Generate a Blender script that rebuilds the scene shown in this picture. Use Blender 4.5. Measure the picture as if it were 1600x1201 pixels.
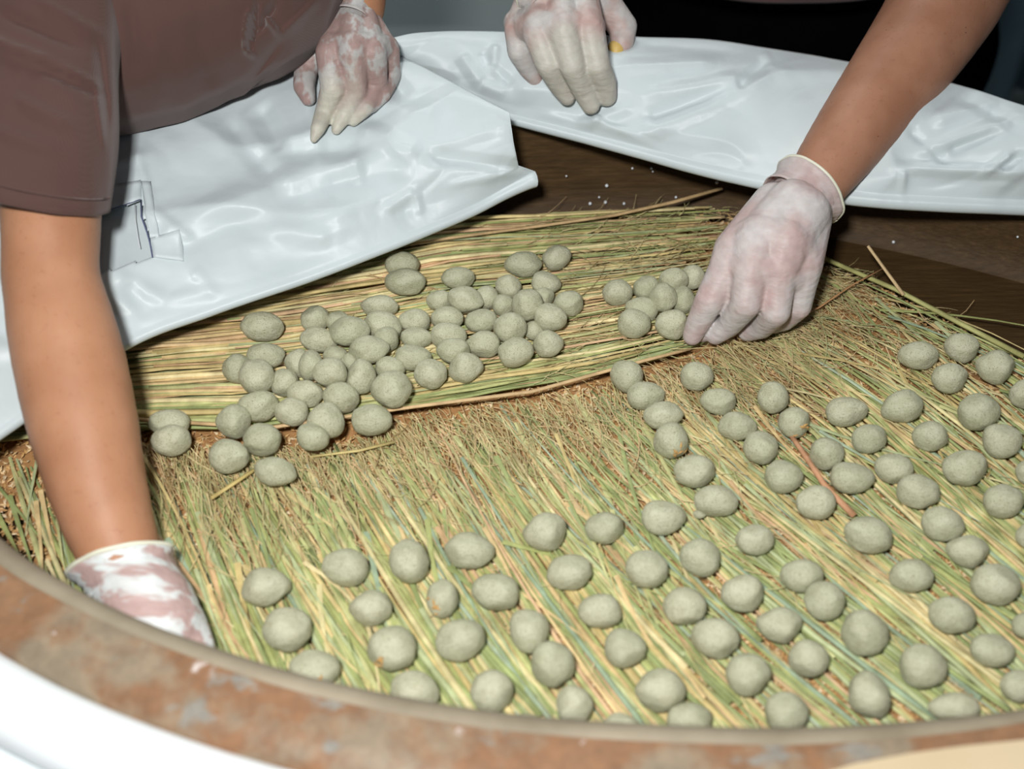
import bpy, bmesh, math, random
from mathutils import Vector, Matrix, noise
random.seed(7)
PI = math.pi
C = bpy.context.scene.collection
for o in list(bpy.data.objects): bpy.data.objects.remove(o, do_unlink=True)

# ------------------------------------------------------------------ camera, light, world
F = 1855.0                       # focal length in pixels of the 1600 px wide frame
CAM_H = 0.65; S = math.sin(PI/4)
cam = bpy.data.cameras.new('camera'); cam.sensor_width = 36; cam.lens = 36*F/1600
cam.clip_start = .02
cam.dof.use_dof = True; cam.dof.focus_distance = .93; cam.dof.aperture_fstop = 4.2
co = bpy.data.objects.new('camera', cam); C.objects.link(co)
co.location = (0, 0, CAM_H); co.rotation_euler = (PI/4, 0, 0)
bpy.context.scene.camera = co
sc = bpy.context.scene
sc.view_settings.view_transform = 'Standard'; sc.view_settings.look = 'None'
sc.view_settings.gamma = 1; sc.view_settings.use_curve_mapping = False
sc.view_settings.exposure = -0.08
w = bpy.data.worlds.new('world'); sc.world = w; w.use_nodes = True
w.node_tree.nodes['Background'].inputs[0].default_value = (.75, .85, 1, 1)
w.node_tree.nodes['Background'].inputs[1].default_value = .075
def lamp(name, kind, loc, target, energy, size, col):
    l = bpy.data.lights.new(name, kind); l.energy = energy; l.color = col
    if kind == 'AREA': l.size = size
    o = bpy.data.objects.new(name, l); C.objects.link(o); o.location = loc
    o.rotation_euler = (Vector(target)-Vector(loc)).to_track_quat('-Z', 'Y').to_euler()
    return o
lamp('camera_flash', 'AREA', (-.085, .0, .80), (.05, .72, .02), 11.9, .07, (1, .985, .96))
lamp('wall_fill_light', 'AREA', (.0, 2.2, 1.9), (0, 2.75, .0), 34.0, .8, (.97, 1, .97))  # added fill that brightens the back wall, not a real room lamp

def ray(px, py):
    u = (px-800)/F; v = (py-600.5)/F
    return Vector((u, S*(1-v), -S*(1+v)))
def PD(px, py, d): return Vector((0, 0, CAM_H)) + ray(px, py)*d
def PZ(px, py, z):
    r = ray(px, py); return Vector((0, 0, CAM_H)) + r*((CAM_H-z)/-r.z)
def DZ(px, py, z):
    r = ray(px, py); return (CAM_H-z)/-r.z
AX = Vector((0, -S, S))          # towards the viewer along the main axis

# ------------------------------------------------------------------ helpers
def props(o, label=None, cat=None, group=None, kind=None):
    if label: o['label'] = label
    if cat: o['category'] = cat
    if group: o['group'] = group
    if kind: o['kind'] = kind
    return o
def link(name, me, mat=None, parent=None, smooth=True):
    o = bpy.data.objects.new(name, me); C.objects.link(o)
    if mat is not None: me.materials.append(mat)
    if parent is not None: o.parent = parent
    if smooth and len(me.polygons): me.polygons.foreach_set('use_smooth', [True]*len(me.polygons))
    if parent is not None and parent.type == 'EMPTY' or (parent is not None and parent.location.length > 0):
        o.matrix_parent_inverse = Matrix.Translation(parent.location).inverted()
    return o
def empty(name, loc, label, cat, group=None):
    o = bpy.data.objects.new(name, None); C.objects.link(o); o.location = loc
    o.empty_display_size = .02
    return props(o, label, cat, group)
def pyd(name, v, f, cols=None):
    me = bpy.data.meshes.new(name); me.from_pydata([tuple(p) for p in v], [], f); me.update()
    if cols is not None:
        a = me.color_attributes.new('tint', 'FLOAT_COLOR', 'POINT')
        flat = []
        for c in cols: flat += [c[0], c[1], c[2], 1]
        a.data.foreach_set('color', flat)
    return me
def solid(o, t, off=-1):
    m = o.modifiers.new('solid', 'SOLIDIFY'); m.thickness = t; m.offset = off; return o
def sub(o, n=1):
    m = o.modifiers.new('sub', 'SUBSURF'); m.levels = n; m.render_levels = n; return o
def box(name, c, s, mat, parent=None, bev=.004):
    bm = bmesh.new(); bmesh.ops.create_cube(bm, size=1)
    for v in bm.verts: v.co = Vector((v.co.x*s[0]+c[0], v.co.y*s[1]+c[1], v.co.z*s[2]+c[2]))
    if bev: bmesh.ops.bevel(bm, geom=bm.edges[:], offset=bev, segments=2, affect='EDGES')
    me = bpy.data.meshes.new(name); bm.to_mesh(me); bm.free()
    return link(name, me, mat, parent, False)

# ------------------------------------------------------------------ materials
def mat(name, col=(.5, .5, .5), rough=.6, spec=.5, sheen=0, sss=0):
    m = bpy.data.materials.new(name); m.use_nodes = True
    b = m.node_tree.nodes['Principled BSDF']
    b.inputs['Base Color'].default_value = (*col, 1); b.inputs['Roughness'].default_value = rough
    b.inputs['Specular IOR Level'].default_value = spec
    if sheen: b.inputs['Sheen Weight'].default_value = sheen
    if sss:
        b.inputs['Subsurface Weight'].default_value = sss
        b.inputs['Subsurface Radius'].default_value = (.01, .004, .002)
        b.inputs['Subsurface Scale'].default_value = .5
    return m, m.node_tree, b
def N(nt, t, **kw):
    n = nt.nodes.new(t)
    for k, v in kw.items():
        if k in n.inputs: n.inputs[k].default_value = v
        else: setattr(n, k, v)
    return n
def coords(nt, scale=(1, 1, 1), rot=(0, 0, 0)):
    t = N(nt, 'ShaderNodeTexCoord'); mp = N(nt, 'ShaderNodeMapping')
    mp.inputs['Scale'].default_value = scale; mp.inputs['Rotation'].default_value = rot
    nt.links.new(t.outputs['Object'], mp.inputs['Vector']); return mp.outputs[0]
def noise_n(nt, vec, scale, detail=3, rough=.5):
    n = N(nt, 'ShaderNodeTexNoise', Scale=scale, Detail=detail, Roughness=rough)
    nt.links.new(vec, n.inputs['Vector']); return n.outputs['Fac']
def ramp(nt, fac, stops):
    r = N(nt, 'ShaderNodeValToRGB'); e = r.color_ramp.elements
    while len(e) < len(stops): e.new(.5)
    for i, (p, c) in enumerate(stops):
        e[i].position = p; e[i].color = (*c, 1) if len(c) == 3 else c
    nt.links.new(fac, r.inputs[0]); return r.outputs[0]
def mix(nt, fac, a, b, mode='MIX'):
    m = N(nt, 'ShaderNodeMix', data_type='RGBA', blend_type=mode)
    if hasattr(fac, 'links'): nt.links.new(fac, m.inputs[0])
    else: m.inputs[0].default_value = fac
    for s, i in ((a, 6), (b, 7)):
        if hasattr(s, 'links'): nt.links.new(s, m.inputs[i])
        else: m.inputs[i].default_value = (*s, 1)
    return m.outputs[2]
def bump(nt, b, h, strength=.3, dist=.001):
    n = N(nt, 'ShaderNodeBump', Strength=strength, Distance=dist)
    nt.links.new(h, n.inputs['Height']); nt.links.new(n.outputs[0], b.inputs['Normal'])
G = lambda x: (x, x, x)

def m_skin(name, a, b_):
    m, nt, b = mat(name, a, .5, .35, sss=.25); v = coords(nt)
    c = ramp(nt, noise_n(nt, v, 28, 4), [(.35, a), (.7, b_)])
    sp = ramp(nt, noise_n(nt, v, 260, 2), [(.25, (.90, .84, .82)), (.40, (1, 1, 1))])
    nt.links.new(mix(nt, 1, c, sp, 'MULTIPLY'), b.inputs['Base Color'])
    bump(nt, b, noise_n(nt, coords(nt, (1, 1, .5)), 900, 3), .25, .0006); return m
SKIN_A = m_skin('skin_warm', (.41, .195, .105), (.48, .245, .14))
SKIN_B = m_skin('skin_brown', (.33, .155, .09), (.42, .215, .135))
def m_glove(name, film, skin, lo, hi, seed, stretch=(1, 1, 1), scale=26, tip=None):
    m, nt, b = mat(name, film, .50, .35, sss=.15)
    v = coords(nt, stretch)
    ad = N(nt, 'ShaderNodeVectorMath', operation='ADD'); ad.inputs[1].default_value = (seed, seed, 0)
    nt.links.new(v, ad.inputs[0]); v = ad.outputs[0]
    c = ramp(nt, noise_n(nt, v, scale, 3.5, .55), [(lo, skin), (hi, film)])
    if tip:                                        # the loose latex of the finger ends is cream coloured
        sp = N(nt, 'ShaderNodeSeparateXYZ'); nt.links.new(coords(nt), sp.inputs[0])
        mr = N(nt, 'ShaderNodeMapRange'); mr.inputs[1].default_value = tip[0]+.004; mr.inputs[2].default_value = tip[0]-.006
        nt.links.new(sp.outputs[1], mr.inputs[0]); c = mix(nt, mr.outputs[0], c, tip[1])
    c2 = ramp(nt, noise_n(nt, v, 150, 4), [(.3, (.86, .84, .84)), (.7, (1.0, 1, 1))])
    c = mix(nt, 1, c, c2, 'MULTIPLY')
    nt.links.new(c, b.inputs['Base Color'])
    bump(nt, b, noise_n(nt, coords(nt, (1, 1, 3.0), (.5, .3, .6)), 75, 3), .45, .0022); return m
GLOVE_P = m_glove('glove_powdered', (.60, .57, .56), (.53, .40, .385), .36, .60, 3)
GLOVE_P2 = m_glove('glove_powdered_grey', (.55, .535, .52), (.50, .36, .33), .40, .56, 9, tip=(PZ(890, 158, .128).y, (.54, .53, .47)))
GLOVE_T = m_glove('glove_clear', (.47, .465, .455), (.37, .26, .24), .49, .55, 5, (1.8, 1, 1), 30, tip=(PZ(500, 206, .112).y, (.56, .55, .47)))
GLOVE_R = m_glove('glove_stretched', (.72, .75, .74), (.52, .37, .345), .46, .53, 12, (.45, 1.7, 1.7), 36)
CUFF = mat('glove_cuff', (.72, .72, .58), .4)[0]
STAIN = mat('yellow_stain', (.60, .42, .13), .4)[0]
def m_fabric(name, col, col2, sheen=.25):
    m, nt, b = mat(name, col, .85, .2*(sheen > 0), sheen=sheen)
    v = coords(nt)
    nt.links.new(ramp(nt, noise_n(nt, v, 9, 3), [(.3, col), (.7, col2)]), b.inputs['Base Color'])
    wv = N(nt, 'ShaderNodeTexWave', Scale=520.0, Distortion=1.5); wv.inputs['Detail'].default_value = 1
    nt.links.new(coords(nt, (1, .3, 1), (.3, .5, .7)), wv.inputs['Vector'])
    bump(nt, b, wv.outputs['Fac'], .25, .0006); return m
SHIRT_A = m_fabric('shirt_brown', (.082, .042, .036), (.098, .052, .044))
SHIRT_B = m_fabric('shirt_plum', (.10, .052, .052), (.12, .062, .062))
STITCH = mat('stitching', (.19, .11, .10), .8)[0]
TROUSER = m_fabric('trouser_black', (.002, .002, .0025), (.003, .003, .0035), 0)
def m_cloth(name, col):
    m, nt, b = mat(name, col, .36, .45, sheen=.1)
    nt.links.new(ramp(nt, noise_n(nt, coords(nt), 14, 4), [(.3, tuple(x*.93 for x in col)), (.7, col)]), b.inputs['Base Color'])
    n1 = noise_n(nt, coords(nt), 34, 3, .5)
    wv = N(nt, 'ShaderNodeTexWave', Scale=700.0, Distortion=1.0); nt.links.new(coords(nt, (1, .2, .2)), wv.inputs['Vector'])
    ma = N(nt, 'ShaderNodeMath', operation='MULTIPLY_ADD'); ma.inputs[1].default_value = .05
    nt.links.new(wv.outputs['Fac'], ma.inputs[0]); nt.links.new(n1, ma.inputs[2])
    bump(nt, b, ma.outputs[0], .35, .0035); return m
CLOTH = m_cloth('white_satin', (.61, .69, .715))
CLOTH2 = m_cloth('white_satin_shaded', (.54, .61, .63))  # same satin with the lower layer's shade put into its colour
THREAD = mat('thread', (.75, .8, .82), .6)[0]; NAVY = mat('navy_edge', (.10, .12, .22), .7)[0]
def m_ball():
    m, nt, b = mat('grey_green_dough', (.3, .3, .2), .44, .45)
    oi = N(nt, 'ShaderNodeObjectInfo'); v = coords(nt)
    ad = N(nt, 'ShaderNodeVectorMath', operation='MULTIPLY_ADD'); ad.inputs[1].default_value = (1, 1, 1)
    cb = N(nt, 'ShaderNodeCombineXYZ'); mu = N(nt, 'ShaderNodeMath', operation='MULTIPLY'); mu.inputs[1].default_value = 40
    nt.links.new(oi.outputs['Random'], mu.inputs[0]); nt.links.new(mu.outputs[0], cb.inputs[0])
    nt.links.new(v, ad.inputs[0]); nt.links.new(cb.outputs[0], ad.inputs[2]); v = ad.outputs[0]
    base = ramp(nt, noise_n(nt, v, 1.6, 4), [(.3, (.43, .43, .295)), (.7, (.52, .525, .385))])
    sp = ramp(nt, noise_n(nt, v, 17, 2, .6), [(.33, (.45, .41, .33)), (.42, (1, 1, 1)), (.66, (1, 1, 1)), (.74, (1.1, 1.1, 1.08))])
    tone = ramp(nt, oi.outputs['Random'], [(0, (.92, .93, .90)), (1, (1.05, 1.04, 1.04))])
    c = mix(nt, 1, mix(nt, 1, base, sp, 'MULTIPLY'), tone, 'MULTIPLY')
    nt.links.new(c, b.inputs['Base Color'])
    bump(nt, b, noise_n(nt, v, 6, 5, .62), .5, .0022); return m
BALL = m_ball()
def m_tint(name, rough=.55, stripes=True):
    m, nt, b = mat(name, rough=rough, spec=.35)
    at = N(nt, 'ShaderNodeAttribute', attribute_name='tint')
    c2 = ramp(nt, noise_n(nt, coords(nt), 60, 4, .6), [(.28, (.66, .63, .56)), (.70, (1.18, 1.16, 1.08))])
    nt.links.new(mix(nt, 1, at.outputs['Color'], c2, 'MULTIPLY'), b.inputs['Base Color'])
    bump(nt, b, noise_n(nt, coords(nt, (1, 1, 1)), 420, 3), .35, .0008); return m
STRAW = m_tint('straw'); HUSK = m_tint('rice_husk', .7)
def m_rim():
    m, nt, b = mat('worn_rim', rough=.55, spec=.3)
    v = coords(nt)
    c = ramp(nt, noise_n(nt, v, 11, 5, .6), [(.30, (.20, .165, .12)), (.42, (.26, .205, .14)), (.50, (.235, .125, .065)), (.68, (.27, .155, .085))])
    p = ramp(nt, noise_n(nt, coords(nt, (1.0, 1.6, 1)), 23, 4, .6), [(.60, (0, 0, 0)), (.66, (1, 1, 1))])
    c = mix(nt, p, c, (.25, .235, .20))
    c = mix(nt, 1, c, ramp(nt, noise_n(nt, v, 70, 5, .7), [(.3, (.74, .74, .76)), (.65, (1.08, 1.06, 1.04))]), 'MULTIPLY')
    q = ramp(nt, noise_n(nt, coords(nt, (1, 1, 1), (0, 0, .8)), 27, 4, .6), [(.66, (0, 0, 0)), (.72, (1, 1, 1))])
    c = mix(nt, q, c, (.62, .55, .52))
    nt.links.new(c, b.inputs['Base Color'])
    bump(nt, b, noise_n(nt, v, 120, 5), .4, .002); return m
RIM = m_rim()
def m_inner():
    m, nt, b = mat('dark_wet_wood', rough=.62, spec=.25)
    g = noise_n(nt, coords(nt, (.6, 6, 6)), 42, 5, .7)
    c = ramp(nt, g, [(.3, (.042, .023, .008)), (.55, (.066, .037, .013)), (.75, (.10, .057, .022))])
    nt.links.new(c, b.inputs['Base Color'])
    bump(nt, b, noise_n(nt, coords(nt, (.5, 3, 3)), 120, 4), .5, .0012); return m
INNER = m_inner()
LIP = mat('white_lip', (.80, .85, .87), .35)[0]
COVER = m_cloth('white_cover', (.70, .76, .78))
def m_plain(name, c1, c2, sc_, rough=.7):
    m, nt, b = mat(name, rough=rough)
    nt.links.new(ramp(nt, noise_n(nt, coords(nt), sc_, 4), [(.3, c1), (.7, c2)]), b.inputs['Base Color'])
    bump(nt, b, noise_n(nt, coords(nt), sc_*12, 3), .2, .001); return m
WALLM = m_plain('grey_plaster', (.42, .48, .48), (.48, .54, .54), 1.5)
FLOORM = m_plain('grey_floor', (.16, .19, .20), (.22, .25, .26), 3)
TABLE = m_plain('dark_table', (.03, .025, .02), (.05, .04, .03), 6)
BEIGE = m_plain('beige_rim_piece', (.47, .37, .23), (.54, .44, .29), 9)
CURT = m_plain('blue_grey_curtain', (.10, .16, .20), (.14, .20, .25), 6)
HAIR = mat('black_hair', (.01, .01, .01), .5)[0]
DROP = mat('water_drop', (.8, .85, .9), .05, 1)[0]

# ------------------------------------------------------------------ the room
FZ = -.80
def struct(o): return props(o, kind='structure')
struct(box('floor', (0, 1.0, FZ-.05), (6, 6, .1), FLOORM, bev=0))
struct(box('wall_back', (0, 2.75, .45), (6, .1, 2.5), WALLM, bev=0))
struct(box('wall_left', (-2.55, 1.0, .45), (.1, 6, 2.5), WALLM, bev=0))

# ------------------------------------------------------------------ the oval tub
EC = Vector((.12, .617)); EA, EB = .534, .315
RIMZ = .10
def oval(th, off):
    a, b = EA+off, EB+off; c, s = math.cos(th), math.sin(th)
    if s > 0:                                      # the far side is a little flatter
        b -= .03*min(1, s*3)
        e = 1 + .333*min(1, s*2.2)
        if c > 0: return EC.x + a*c**e, EC.y + b*s**e
    return EC.x + a*c, EC.y + b*s
def thick(th):                                    # the rim is a little thinner at the near right
    x = math.cos(th)
    n_ = 1.0 - .42*max(0, min(1, (x-.05)/.4)); q = max(0, min(1, math.sin(th)/.4 + .3))
    return n_*(1-q) + .6*q
def oval_sweep(name, prof, material, parent, n=160, ripple=0, var=False):
    v, f = [], []; k = len(prof)
    for i in range(n):
        th = 2*PI*i/n
        for (o_, z) in prof:
            q = o_*(thick(th) if var else 1)
            q += ripple*noise.noise(Vector((math.cos(th)*5, math.sin(th)*5, o_*40)))
            x, y = oval(th, q); v.append((x, y, z + ripple*noise.noise(Vector((math.cos(th)*7, math.sin(th)*7, 9)))))
    for i in range(n):
        for j in range(k-1):
            a = i*k+j; b = ((i+1) % n)*k+j
            f.append((a, b, b+1, a+1))
    return link(name, pyd(name, v, f), material, parent)
tub = empty('oval_tub', (EC.x, EC.y, -.2), 'large oval tub with a worn brown rim and white outside, filled with straw', 'tub')
RIMEDGE = m_plain('rim_grey_edge', (.20, .165, .11), (.31, .265, .19), 22)
oval_sweep('rim_inner_edge', [(-.006, .082), (-.0065, .089), (-.0035, .0965), (.002, .1007), (.0085, .1018), (.0095, .100)], RIMEDGE, tub, ripple=.0012, var=True)
oval_sweep('rim', [(-.006, .088), (-.003, .096), (.002, .100), (.012, .1015), (.030, .101), (.044, .098), (.048, .092), (.048, .080), (.0, .08), (-.006, .088)], RIM, tub, ripple=.0012, var=True)
oval_sweep('inner_wall', [(-.006, .086), (-.010, .06), (-.016, .02), (-.022, .0), (-.03, -.006)], INNER, tub)
lip = [(.046 + .019 + .021*math.cos(a), .082 + .019*math.sin(a)) for a in [PI - i*PI*1.25/12 for i in range(13)]]
oval_sweep('white_lip', lip + [(.05, .065)], LIP, tub, ripple=.0015, var=True)
oval_sweep('outer_cover', [(.06, .068), (.075, .071), (.10, .066), (.13, .05), (.15, .0), (.155, -.1), (.15, -.2), (.0, -.2)], COVER, tub, ripple=.004, var=True)
n = 96
bottom = pyd('tub_bottom', [(*oval(2*PI*i/n, -.028), -.006) for i in range(n)], [tuple(range(n))])
link('bottom', bottom, INNER, tub, False)
tb = empty('table', (.12, .62, FZ), 'dark table standing under the oval tub', 'table')
box('table_top', (.12, .62, -.222), (1.5, .95, .04), TABLE, tb)
for sx in (-1, 1):
    for sy in (-1, 1):
        box('leg', (.12+sx*.68, .62+sy*.42, (FZ-.242)/2), (.06, .06, -.242-FZ), TABLE, tb)

# added beige piece standing in for the rim's outer cover, lower right corner
bv = []
for (x, y) in ((1250, 1216), (1330, 1190), (1420, 1173), (1500, 1162), (1600, 1152), (1750, 1140), (1750, 1330), (1250, 1330)):
    p = PZ(x, y+10, .112); bv.append((p.x, p.y, .112))
me = pyd('beige_rim_piece', bv, [tuple(range(8))[::-1]])
pb = link('beige_rim_piece', me, BEIGE, None, False); solid(pb, .009, 0)
props(pb, 'pale beige stand-in for the outer cover of the tub rim at the lower right corner', 'board')

def inside(x, y, off=-.035):
    if y > EC.y:
        e = 1.5 if x > EC.x else 2
        return abs((x-EC.x)/(EA+off))**e + abs((y-EC.y)/(EB-.03+off))**e < 1
    return ((x-EC.x)/(EA+off))**2 + ((y-EC.y)/(EB+off))**2 < 1

# ------------------------------------------------------------------ husks
def interp(pts, x):
    if x <= pts[0][0]: return pts[0][1]
    for (a, b), (c, d) in zip(pts, pts[1:]):
        if x <= c: return b + (d-b)*(x-a)/(c-a)
    return pts[-1][1]
YT = [(-100, 500), (200, 430), (560, 372), (700, 343), (900, 332), (1130, 322)]
YB = [(-100, 700), (215, 668), (400, 665), (640, 634), (900, 590), (1070, 548), (1140, 520)]
EDGE = [(-300, 500), (200, 430), (560, 365), (700, 340), (1130, 325), (1290, 400), (1600, 556), (1760, 640), (2150, 840)]   # far limit of the straw
YL = [(-400, 720), (215, 680), (340, 690), (500, 690), (640, 640), (900, 602), (1070, 556), (1180, 500), (1290, 408), (1600, 556), (1760, 640), (2150, 840)]
def to_px(p):
    q = p - Vector((0, 0, CAM_H)); d = S*(q.y - q.z)
    return 800 + F*q.x/d, 600.5 + F*S*(-q.z - q.y)/d
ev = []; 
hv, hf, hc = [], [], []
bed_v, bed_f = [], []
NX, NY = 70, 50
idx = {}
for i in range(NX+1):
    for j in range(NY+1):
        x = EC.x + EA*(2*i/NX-1); y = EC.y + EB*(2*j/NY-1)
        px, py = to_px(Vector((x, y, 0)))
        if inside(x, y, -.022) and py > interp(EDGE, px)+8:
            idx[i, j] = len(bed_v); bed_v.append((x, y, .0015*noise.noise(Vector((x*30, y*30, 0)))))
for (i, j) in idx:
    q = [(i, j), (i+1, j), (i+1, j+1), (i, j+1)]
    if all(k in idx for k in q): bed_f.append(tuple(idx[k] for k in q))
cnt = 0
while cnt < 30000:
    px = random.uniform(-40, 1640); py = random.uniform(330, 1200)
    if py < interp(EDGE, px)+6: continue
    if 700 < px < 1100 and py < 520 and random.random() < .7: continue
    p = PZ(px, py, 0)
    if not inside(p.x, p.y, -.024): continue
    cnt += 1
    L = random.uniform(.0022, .0036); W = L*random.uniform(.32, .45); H = W*.5
    a = random.uniform(0, 2*PI); tl = random.uniform(-.5, .5)
    ux = Vector((math.cos(a)*math.cos(tl), math.sin(a)*math.cos(tl), math.sin(tl)))
    uy = Vector((-math.sin(a), math.cos(a), random.uniform(-.4, .4))); uz = ux.cross(uy)
    c = p + Vector((0, 0, random.uniform(.0005, .0045)))
    k = len(hv)
    for q in (ux*L, -ux*L, uy*W, -uy*W, uz*H): hv.append(c+q)
    hf += [(k, k+2, k+4), (k+2, k+1, k+4), (k+1, k+3, k+4), (k+3, k, k+4)]
    t = random.random()
    col = random.choice([(.62, .38, .16), (.70, .46, .22), (.56, .32, .13), (.76, .55, .31), (.46, .25, .11), (.80, .64, .44)])
    hc += [col]*5
k = len(hv); hv += bed_v; hf += [tuple(i+k for i in q) for q in bed_f]; hc += [(.42, .23, .10)]*len(bed_v)
hk = link('rice_husks', pyd('rice_husks', hv, hf, hc), HUSK, None, False)
props(hk, 'layer of loose orange-brown rice husks showing between the straw stems', 'husks', kind='stuff')

# ------------------------------------------------------------------ straw
GREEN = [(.38, .42, .17), (.45, .48, .22), (.33, .39, .17), (.52, .53, .27), (.42, .48, .28), (.29, .35, .15)]
YEL = [(.64, .53, .27), (.72, .63, .37), (.58, .47, .22), (.63, .57, .32), (.68, .52, .28)]
TAN = [(.63, .43, .27), (.58, .43, .25), (.54, .37, .21)]
BLUE = [(.30, .40, .29), (.38, .47, .36)]
def strip(path, w0, w1, col, V, Fc, Cc, sides=5, flat=.55, node=False):
    """a tapered stem through the given points"""
    n = len(path); base = len(V)
    for i, p in enumerate(path):
        t = (path[min(i+1, n-1)] - path[max(i-1, 0)]).normalized()
        sd = t.cross(Vector((0, 0, 1)))
        if sd.length < 1e-4: sd = Vector((1, 0, 0))
        sd.normalize(); up = sd.cross(t)
        r = (w0 + (w1-w0)*i/(n-1))/2
        if node and i % 4 == 2: r *= 1.18
        for k in range(sides):
            a = 2*PI*k/sides + .3
            V.append(p + sd*(r*math.cos(a)) + up*(r*flat*math.sin(a)))
            sh = 1.25 if (node and i % 4 == 2) else 1
            Cc.append(tuple(min(1, c*sh) for c in col))
    for i in range(n-1):
        for k in range(sides):
            a = base+i*sides+k; b = base+i*sides+(k+1) % sides
            Fc.append((a, b, b+sides, a+sides))
    Fc.append(tuple(base+k for k in range(sides))[::-1]); Fc.append(tuple(base+(n-1)*sides+k for k in range(sides)))
def ang_low(x, y):
    a = 66 - .027*(x-300) if x < 1200 else 41.7 - .004*(x-1200)
    if x < 300: a = 66 + .016*(300-x)
    if x > 1050 and y < 640: a -= (640-y)*.085*min(1, (x-1050)/200)
    return a
def low_path(x0, y0, length, jit, zb, bend):
    pts = []; x, y = x0, y0; n_ = max(5, int(length/70)); st = length/n_
    z = zb
    for i in range(n_+1):
        zz = z + .0015*math.sin(i*1.3+jit) + .001*random.random()
        p = PZ(x, y, zz)
        if not inside(p.x, p.y, -.022): break
        pts.append(p)
        a = math.radians(ang_low(x, y) + jit + bend*(i/n_-.5))
        x += st*math.cos(a); y += st*math.sin(a)
    return pts
def up_path(x0, s0, length, drift, zb):
    pts = []; n_ = max(5, int(length/80))
    for i in range(n_+1):
        x = x0 + length*i/n_
        if x > 1150: break
        s = s0 + drift*(i/n_) + .006*math.sin(i*1.7+s0*30)
        y = interp(YT, x)*(1-s) + interp(YB, x)*s
        p = PZ(x, y, zb + .0015*math.sin(i+s0*40))
        if inside(p.x, p.y, -.022): pts.append(p)
    return pts
straws = []
def pick_low(x):
    r = random.random()
    if r < .62: return random.choice(GREEN)
    if r < .90: return random.choice(YEL)
    if r < .95: return random.choice(TAN)
    return random.choice(BLUE)
tries = 0
while sum(1 for s in straws if s[0] == 'low') < 900 and tries < 9000:
    tries += 1
    x0 = random.uniform(-350, 1900)
    y0 = interp(YL, x0) + 10 + random.expovariate(1/110.0)
    if x0 > 1290: y0 = interp(YL, x0) + random.uniform(0, 420)
    if y0 > 1150: continue
    if noise.noise(Vector((x0/38, y0/260, 2))) < -.20 and random.random() < .8 and x0 > 250: continue
    L = random.uniform(420, 1000); jit = random.gauss(0, 2.6) + 9*noise.noise(Vector((x0/70, y0/300, 4)))
    if x0 > 1290 and y0 < interp(YL, x0)+60: jit = random.gauss(-1.5, 1.5)
    zb = random.uniform(.0035, .0125)
    pts = low_path(x0, y0, L, jit, zb, random.gauss(0, 5))
    if len(pts) < 4: continue
    wd = random.choice([.0022, .003, .0038, .0046, .0054]) * (1.0 if y0 > 700 else .85)
    straws.append(['low', pts, wd*.55, wd, pick_low(x0), random.random() < .35, zb + wd*3])
for i in range(470):
    s0 = random.uniform(0, 1)
    x0 = random.uniform(-60, 250) if random.random() < .6 else random.uniform(250, 800)
    L = random.uniform(420, 1050)
    pts = up_path(x0, s0, L, max(-s0, min(1-s0, random.gauss(0, .05))), random.uniform(.007, .018))
    if len(pts) < 4: continue
    left = x0 < 250
    r = random.random()
    if left: col = random.choice(YEL) if r < .64 else random.choice(TAN) if r < .88 else random.choice(GREEN)
    else: col = random.choice(GREEN) if r < .58 else random.choice(YEL) if r < .85 else random.choice(TAN)
    if s0 > .75 and x0 > 100 and random.random() < .6: col = random.choice(GREEN)
    wd = random.choice([.003, .004, .005, .006]) if left else random.choice([.0022, .003, .004])
    straws.append(['up', pts, wd, wd*.55, col, True, pts[0].z + wd*4])
# the widest, top-most stems become objects of their own
def vis_score(s):
    L = sum((b-a).length for a, b in zip(s[1], s[1][1:])); return s[6]*120 + (s[2]+s[3])*L*800
straws.sort(key=vis_score, reverse=True)
lo_, up_ = [s for s in straws if s[0] == 'low'], [s for s in straws if s[0] == 'up']
solo = lo_[:180] + up_[:110]; rest = lo_[180:] + up_[110:]
for s in solo:
    V, Fc, Cc = [], [], []
    strip(s[1], s[2], s[3], s[4], V, Fc, Cc, 6, .6, s[5])
    o = link('straw_stem', pyd('straw_stem', V, Fc, Cc), STRAW)
    tone = 'green' if s[4] in GREEN+BLUE else 'yellow' if s[4] in YEL else 'tan'
    mx = to_px(s[1][len(s[1])//2])[0]
    if s[0] == 'up':
        where = 'crosswise in the far bundle under the ball heap'; g_ = 'far bundle'
    else:
        third = 'left' if mx < 620 else 'middle' if mx < 1120 else 'right'
        where = f'slanting across the {third} third of the near straw'; g_ = f'slanting layer, {third} third'
    thick_w = 'thick ' if max(s[2], s[3]) > .0045 else 'slender '
    props(o, f'{thick_w}{tone} rice straw stem lying {where}', 'straw', f'{thick_w}{tone} stems of the {g_}')
V, Fc, Cc = [], [], []
for s in rest: strip(s[1], s[2], s[3], s[4], V, Fc, Cc, 4, .6, False)
# flat leaf blades
for i in range(300):
    x0 = random.uniform(-100, 1600); y0 = interp(YL, x0) + random.uniform(10, 330)
    pts = low_path(x0, y0, random.uniform(150, 380), random.gauss(0, 11), random.uniform(.008, .015), random.gauss(0, 14))
    if len(pts) < 3: continue
    strip(pts, .0045*random.uniform(.5, 1.1), .0007, pick_low(x0), V, Fc, Cc, 4, .16)
st = link('loose_straw', pyd('loose_straw', V, Fc, Cc), STRAW, None, False)
props(st, 'tangle of thinner rice straw and leaf blades filling the tub', 'straw', kind='stuff')
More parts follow.
